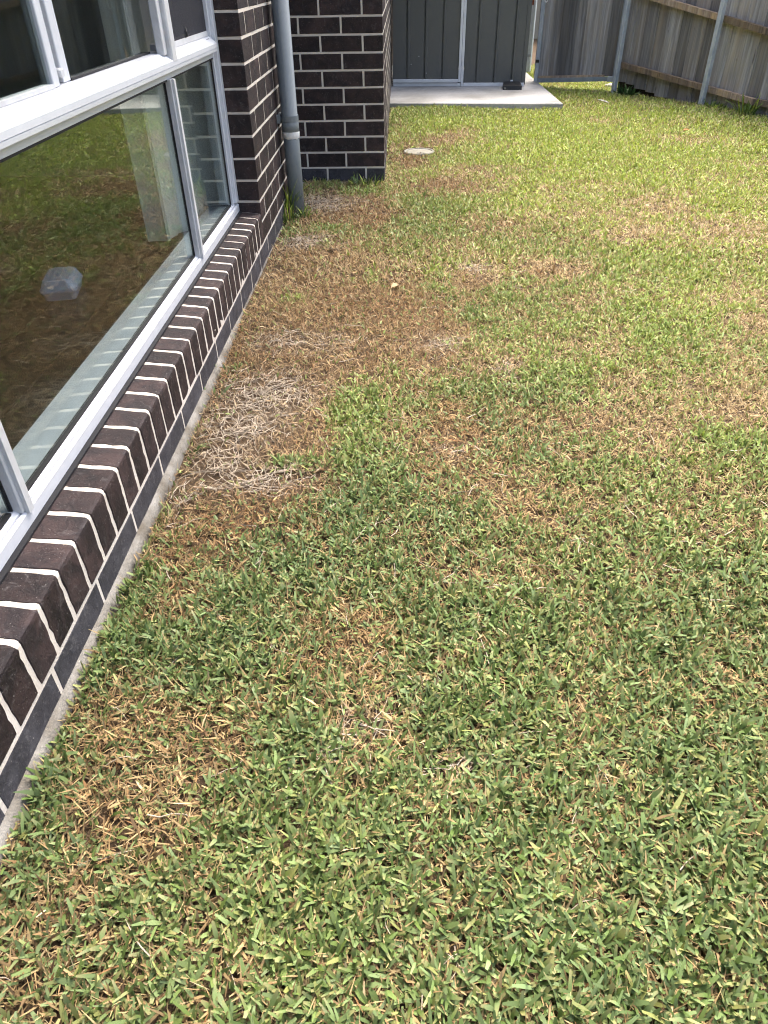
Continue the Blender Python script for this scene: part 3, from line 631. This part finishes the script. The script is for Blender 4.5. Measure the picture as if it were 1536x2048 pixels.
def grass_mesh(name, x, y, z, L, Wd, az, tilt, curl, col, tipcol, mat, across=2, rows=3, blunt=.5):
    n_ = len(x); t = np.linspace(0, 1, rows); k_ = np.array([.7, 1., blunt]) if rows == 3 else np.array([1., .6]) if rows == 2 else np.interp(t, [0, .35, .75, 1], [.65, 1, .9, blunt*.8])
    P = np.zeros((n_, rows, 3)); ca, sa = np.cos(az), np.sin(az); pos = np.stack([x, y, z], 1); P[:, 0] = pos
    roll = RNG.normal(0, .45, n_)
    for r_ in range(1, rows):
        th = tilt + curl*(t[r_-1]+t[r_])/2; st = L*(t[r_]-t[r_-1])
        pos = pos + np.stack([np.sin(th)*ca, np.sin(th)*sa, np.cos(th)], 1)*st[:, None]; P[:, r_] = pos
    thm = tilt + curl*.5
    side = np.stack([-sa, ca, np.zeros(n_)], 1); nrm = np.stack([-np.cos(thm)*ca, -np.cos(thm)*sa, np.sin(thm)], 1)
    sv = side*np.cos(roll)[:, None] + nrm*np.sin(roll)[:, None]; nv = nrm*np.cos(roll)[:, None] - side*np.sin(roll)[:, None]
    V = np.zeros((n_, rows, across, 3))
    for r_ in range(rows):
        hw_ = (Wd*.5*k_[r_])[:, None]
        V[:, r_, 0] = P[:, r_] - sv*hw_; V[:, r_, across-1] = P[:, r_] + sv*hw_
        if across == 3: V[:, r_, 1] = P[:, r_] - nv*hw_*.35
    nv_ = rows*across; base = (np.arange(n_)*nv_)[:, None]; q = []
    for r_ in range(rows-1):
        for a_ in range(across-1):
            q.append(np.stack([base[:, 0]+r_*across+a_, base[:, 0]+r_*across+a_+1, base[:, 0]+(r_+1)*across+a_+1, base[:, 0]+(r_+1)*across+a_], 1))
    Q = np.stack(q, 1).reshape(-1, 4); me = bpy.data.meshes.new(name)
    me.vertices.add(n_*nv_); me.vertices.foreach_set('co', V.astype(np.float32).ravel())
    me.loops.add(Q.size); me.loops.foreach_set('vertex_index', Q.astype(np.int32).ravel())
    me.polygons.add(len(Q)); me.polygons.foreach_set('loop_start', (np.arange(len(Q))*4).astype(np.int32)); me.polygons.foreach_set('loop_total', np.full(len(Q), 4, np.int32))
    me.polygons.foreach_set('use_smooth', np.ones(len(Q), bool)); me.update(calc_edges=True)
    ca_ = me.color_attributes.new('col', 'FLOAT_COLOR', 'POINT'); Cv = np.ones((n_, rows, across, 4), np.float32)
    Cv[:, :, :, :3] = col[:, None, None, :]; Cv[:, rows-1, :, :3] = tipcol[:, None, :]
    ca_.data.foreach_set('color', Cv.ravel()); me.materials.append(mat); return me
GA = np.array([.100,.155,.038]); GB = np.array([.172,.238,.102]); GC = np.array([.37,.45,.072]); YEL = np.array([.33,.32,.11])  # GC also carries the painted sunlight of the far right
STRAW = np.array([.43,.325,.165]); BRN = np.array([.235,.135,.062]); DKB = np.array([.12,.075,.045]); GRY = np.array([.36,.315,.26]); PALE = np.array([.60,.50,.31])
def mixc(a_, b_, t): return a_*(1-t[:, None]) + b_*t[:, None]
def blocked(x, y):
    b_ = (x < .022) | ((y > Y1-.005) & (x < W_+.006)) | (((x-.058)**2+(y-4.08)**2) < .043**2) | (((x-ic.x)**2+(y-ic.y)**2) < .122**2)
    sx_ = (x-sFR.x)*sdirx.x + (y-sFR.y)*sdirx.y; sy_ = (x-sFR.x)*sdiry.x + (y-sFR.y)*sdiry.y
    dy_ = (y-(sFR.y + (x-sFR.x)*sdirx.y/sdirx.x)); b_ |= (dy_ > -.005) & (x < 2.115 + (y-sFR.y)*sdiry.x/sdiry.y) & (y < sFR.y+3.2)
    return b_
def zone(name, ya, yb, dens, Lm, Wm, across, jit, label, rows=3, verge=0.):
    xr = 1.45 + .40*yb + verge
    n_ = int((yb-ya+2*jit)*xr*dens); nn = max(1, n_//4); nx_ = RNG.random(nn)*xr; ny_ = ya-jit + RNG.random(nn)*(yb-ya+2*jit)   # shoots of about four leaves
    pick = RNG.integers(0, nn, n_); x = nx_[pick] + RNG.normal(0, .0035, n_); y = ny_[pick] + RNG.normal(0, .0035, n_)
    keep = (x < 1.4+.40*y+verge) & ~blocked(x, y)
    if verge: keep &= ((x > 1.4+.40*y) | (y < -.1)) & ((x-P1.x)*fn.x + (y-P1.y)*fn.y > .0)
    if jit: keep &= (RNG.random(n_) < np.clip((y-(ya-jit))/(2*jit), 0, 1)) & (RNG.random(n_) < np.clip((yb+jit-y)/(2*jit), 0, 1))
    x, y = x[keep], y[keep]; n_ = len(x)
    d = dryness(x, y); gr = np.clip(field(GRYg, x, y), 0, 1); bare = (RNG.random(n_) < np.clip(gr*.55 + .45*d, 0, .85))
    x, y, d, gr = x[~bare], y[~bare], d[~bare], gr[~bare]; n_ = len(x)
    dead = RNG.random(n_) < np.clip(.40 + .08*np.clip((y-.9)/.6, 0, 1) - .17*np.clip((y-3.5)/2.5, 0, 1) + .62*d**1.1, 0, .74 + .22*np.clip((y-1.15)/.5, 0, 1))
    far = np.clip((y-2.)/4., 0, 1); sun_tint = np.clip((x-.7)/2.2, 0, 1)*np.clip((y-.6)/3.5, 0, 1) + .35*far + .30*np.clip((y-1.)/1.6, 0, 1)  # green and dead blades paler to far right: sunlight put into their colour
    sun_tint = np.clip(sun_tint + .5*(vnoise(x+5, y+5, 2.2, 7)-.5), 0, 1)
    out = []
    for isd in (False, True):
        m_ = dead == isd; q = int(m_.sum()); xx, yy, dd, gg, ss = x[m_], y[m_], d[m_], gr[m_], sun_tint[m_]
        az = RNG.random(q)*2*np.pi; u_ = RNG.random(q); h_ = gz(xx, yy)
        if not isd:
            L = Lm*np.exp(np.clip(RNG.normal(0, .30, q), -.8, .55))*(1-.25*dd); Wd = Wm*np.exp(RNG.normal(0, .22, q))
            tilt = np.abs(RNG.normal(.75, .32, q)); curl = RNG.normal(.35, .35, q); zz = h_ + .020*RNG.random(q)**.8*(1-.35*dd)
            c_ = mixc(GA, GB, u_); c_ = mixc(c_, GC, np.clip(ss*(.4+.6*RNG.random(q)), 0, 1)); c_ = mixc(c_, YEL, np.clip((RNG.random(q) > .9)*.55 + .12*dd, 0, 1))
            c_ = c_*np.exp(RNG.normal(0, .2, q))[:, None]; tip = mixc(c_, STRAW, (RNG.random(q) > .6)*.45); mt = M['grass_leaf']; bl_ = .5
        else:
            L = Lm*.95*np.exp(np.clip(RNG.normal(0, .40, q), -1, .65)); Wd = Wm*.42*np.exp(RNG.normal(0, .35, q))
            tilt = np.clip(RNG.normal(1.08, .36, q), .1, 1.6); curl = RNG.normal(.15, .55, q); zz = h_ + .003 + .014*RNG.random(q)*(.6+.4*dd)
            wallside = np.clip((1.15+.12*yy-xx)/.7, 0, 1)*np.clip((yy-.7)/.5, .35, 1)*np.clip(dd*1.6-.4, 0, 1); c_ = mixc(STRAW, BRN, np.clip(RNG.normal(.30, .3, q) + .55*wallside, 0, 1.15)); c_ = mixc(c_, DKB, (RNG.random(q) > .82)*.7); c_ = mixc(c_, GRY, np.clip(gg*1.1*RNG.random(q), 0, 1))
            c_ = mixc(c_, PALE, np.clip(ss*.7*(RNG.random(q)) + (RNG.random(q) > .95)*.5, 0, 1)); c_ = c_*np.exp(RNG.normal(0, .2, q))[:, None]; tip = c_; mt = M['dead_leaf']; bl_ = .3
        zz = np.maximum(zz, h_+.002)
        me = grass_mesh(name, xx, yy, zz, L, Wd, az, tilt, curl, np.clip(c_, 0, .9), np.clip(tip, 0, .9), mt, across if not isd else 2, rows, bl_)
        o = link(('green_grass' if not isd else 'dead_grass'), me); tag(o, label % ('green' if not isd else 'dead straw coloured'), 'grass', kind='stuff')
QD = 1.0
zone('near', -.1, 1.15, 72000*QD, .0225, .0054, 2, 0., 'broad %s grass blades in the foreground lawn')
zone('mid', 1.15, 3., 54000*QD, .0195, .0052, 2, .0, '%s grass blades in the middle of the lawn')
zone('rear', 3., 5.5, 32000*QD, .0210, .0075, 2, .0, '%s grass blades in the rear lawn beside the end wall', 2)
zone('back', 5.5, 11., 17500*QD, .028, .0085, 2, .0, '%s grass blades in the far lawn up to gate and fence', 2)

zone('verge', -.7, 8., 16000, .026, .0105, 2, .0, '%s grass blades along the right side of the yard', 2, 1.9)

# pale dead runners lying in the bare patches, and a few long straws over the lawn
mb = MB(); rr = random.Random(5)
def runner(x, y, L, a0, r_, lift=.006):
    pts = []; a_ = a0
    for q in range(5):
        pts.append((x, y, float(gz(x, y)) + lift + rr.uniform(-.003, .006))); a_ += rr.uniform(-.45, .45); x += L/4*math.cos(a_); y += L/4*math.sin(a_)
    if min(p[0] for p in pts) > .03: mb.tube(pts, [r_, r_, r_*.9, r_*.8, r_*.4], 3, False)
for (cx, cy, rx, ry, wt) in GRYg:
    for q in range(int(2600*wt*rx*ry*3.14)+12): runner(rr.gauss(cx, rx*.55), rr.gauss(cy, ry*.55), rr.uniform(.03, .10), rr.uniform(0, 6.28), rr.uniform(.0008, .0017), rr.uniform(.006, .016))
for q in range(260): 
    yy = rr.uniform(.35, 3.5); runner(rr.uniform(.05, 1.+.35*yy), yy, rr.uniform(.04, .09), rr.uniform(0, 6.28), rr.uniform(.0008, .0014), .018)
noisy('runner_straw', (.40,.34,.27), (.55,.47,.36), 60, .9, .1, 0)
tag(mb.build('dead_runners', M['runner_straw'], smooth=True), 'pale grey dead grass runners in the bare patches by the wall', 'runners', kind='stuff')

# ------------------------------------------------------------------ tufts and weeds that stand out, each a thing
def tuft(name, label, cat, x, y, n_, hgt, spread, cols, wd=.006, fan=.5, group=None):
    rg = np.random.default_rng(int(abs(x*1000+y*77))); a_ = rg.random(n_)*2*np.pi; rad = spread*np.sqrt(rg.random(n_))
    xx, yy = rad*np.cos(a_), rad*np.sin(a_); L = hgt*(.55+.6*rg.random(n_)); z_ = np.zeros(n_)
    c_ = np.array([cols[i] for i in rg.integers(0, len(cols), n_)])*np.exp(rg.normal(0, .18, n_))[:, None]
    me = grass_mesh(name, xx, yy, z_, L, wd*(.7+.6*rg.random(n_)), a_+rg.normal(0, .8, n_), np.abs(rg.normal(.1, fan*.5, n_)), rg.normal(.7, .4, n_), c_, c_*1.1, M['grass_leaf'], 2, 4, .15)
    o = link(name, me); o.location = (x, y, float(gz(x, y))-.004); tag(o, label, cat, group); return o
g1 = [tuple(GA*.8), tuple(GC*.9), tuple(GA)]; g1 = [np.array(q) for q in g1]
tuft('grass_tuft', 'tall green grass growing between the brick wall and the downpipe', 'grass tuft', .016, 4.06, 60, .24, .022, g1, .006, .10)
tuft('grass_tuft', 'leaning green grass tuft at the wall side of the downpipe foot', 'grass tuft', .022, 3.95, 46, .13, .03, g1+[STRAW*.8], .006, .4)
tuft('grass_tuft', 'short green tuft in front of the downpipe foot', 'grass tuft', .10, 4.0, 30, .085, .03, g1, .006, .6)
for (u, v, lb, hh) in ((735, 372, 'green grass clump on the dry lawn below the end wall', .09), (765, 1e9, '', 0)):
    if v < 1e8: p = onz(u, v); tuft('grass_tuft', lb, 'grass tuft', p.x, p.y, 50, hh, .09, g1, .007, .7)
for (u, v, lb, hh, n_) in ((395, 795, 'upright green blades against the footing beside the grey runners', .07, 9), (405, 745, 'small green sprig at the foot of the sealed bricks', .05, 8), (372, 900, 'low green sprig on the dry strip close to the footing', .05, 14), (285, 1140, 'green sprig at the footing where the dry strip ends', .055, 14), (110, 1590, 'broad green sprig by the footing at the lower left', .06, 16)):
    p = onz(u, v); tuft('grass_tuft', lb, 'grass tuft', max(p.x, .035), p.y, n_, hh, .025, [GA, GB], .007, .8)
w1 = [np.array([.04,.085,.028]), np.array([.06,.12,.035])]
def fpos(sv, off): q = P1 + fd*sv + fn*off; return q.x, q.y
tuft('weed', 'dark leafy weed under the palings beside the first fence post', 'weed', *fpos(.16, .03), 60, .13, .08, w1, .022, 1.0)
tuft('weed', 'bright tall weed at the foot of the fence on the right edge', 'weed', *fpos(1.74, .08), 34, .19, .07, [GC*.8, GA*1.2], .016, .7)
tuft('weed', 'low grassy weed right of the second fence post', 'weed', *fpos(1.36, .05), 36, .11, .09, [GA, GC*.8], .010, .9)
tuft('weed', 'thin grass strip under the saw-tooth paling ends', 'weed', *fpos(.72, .02), 40, .05, .12, [GA*.7, GC*.7], .008, .9)
def flat_leaf(name, label, u, v, ln, wd, ang, mat, zz=.026):
    p = onz(u, v, zz); mb = MB(); vs = []
    for q in range(7):
        t = q/6; hw_ = wd*math.sin(math.pi*min(max(t*.94+.03, 0), 1))**.7; zc = .006*math.sin(3*t)
        vs += [(ln*(t-.5), -hw_, zc+.003), (ln*(t-.5), 0, zc), (ln*(t-.5), hw_, zc+.004), ]
    vs += [(a_, b_, c_-.0012) for a_, b_, c_ in vs]
    fs = [(q*3+k_, q*3+k_+1, q*3+k_+4, q*3+k_+3) for q in range(6) for k_ in range(2)]; fs += [tuple(21+i for i in reversed(f_)) for f_ in fs]
    o = mb.add(vs, fs).build(name, mat, smooth=True); o.location = p; o.rotation_euler = (.15, .1, ang); tag(o, label, 'leaf'); return o
flat_leaf('fallen_leaf', 'pale dry leaf lying on the brown lawn centre', 790, 573, .055, .012, 1.0, M['dry_leaf'])
flat_leaf('fallen_leaf', 'pale straw blade on the bright grass before the gate', 1206, 203, .13, .012, -.9, M['rag'], .03)
flat_leaf('fallen_leaf', 'small orange leaf on the bright lawn near the fence', 1373, 261, .06, .016, .3, M['orange_leaf'], .03)
p = onz(1222, 172, .0); rg_ = MB(); rg_.lathe([(.03, 0), (.045, .012), (.035, .03), (.012, .04)], 9)
rg_.v = [(a_*1.3+.006*math.sin(9*b_*30), b_*(1+.2*math.sin(a_*60)), c_+.004*math.sin(80*a_)) for a_, b_, c_ in rg_.v]
o = rg_.build('white_stone', M['rag'], smooth=True); o.location = (p.x-.02, p.y+.0, -.015); tag(o, 'small white stone under the gate hinge', 'stone')
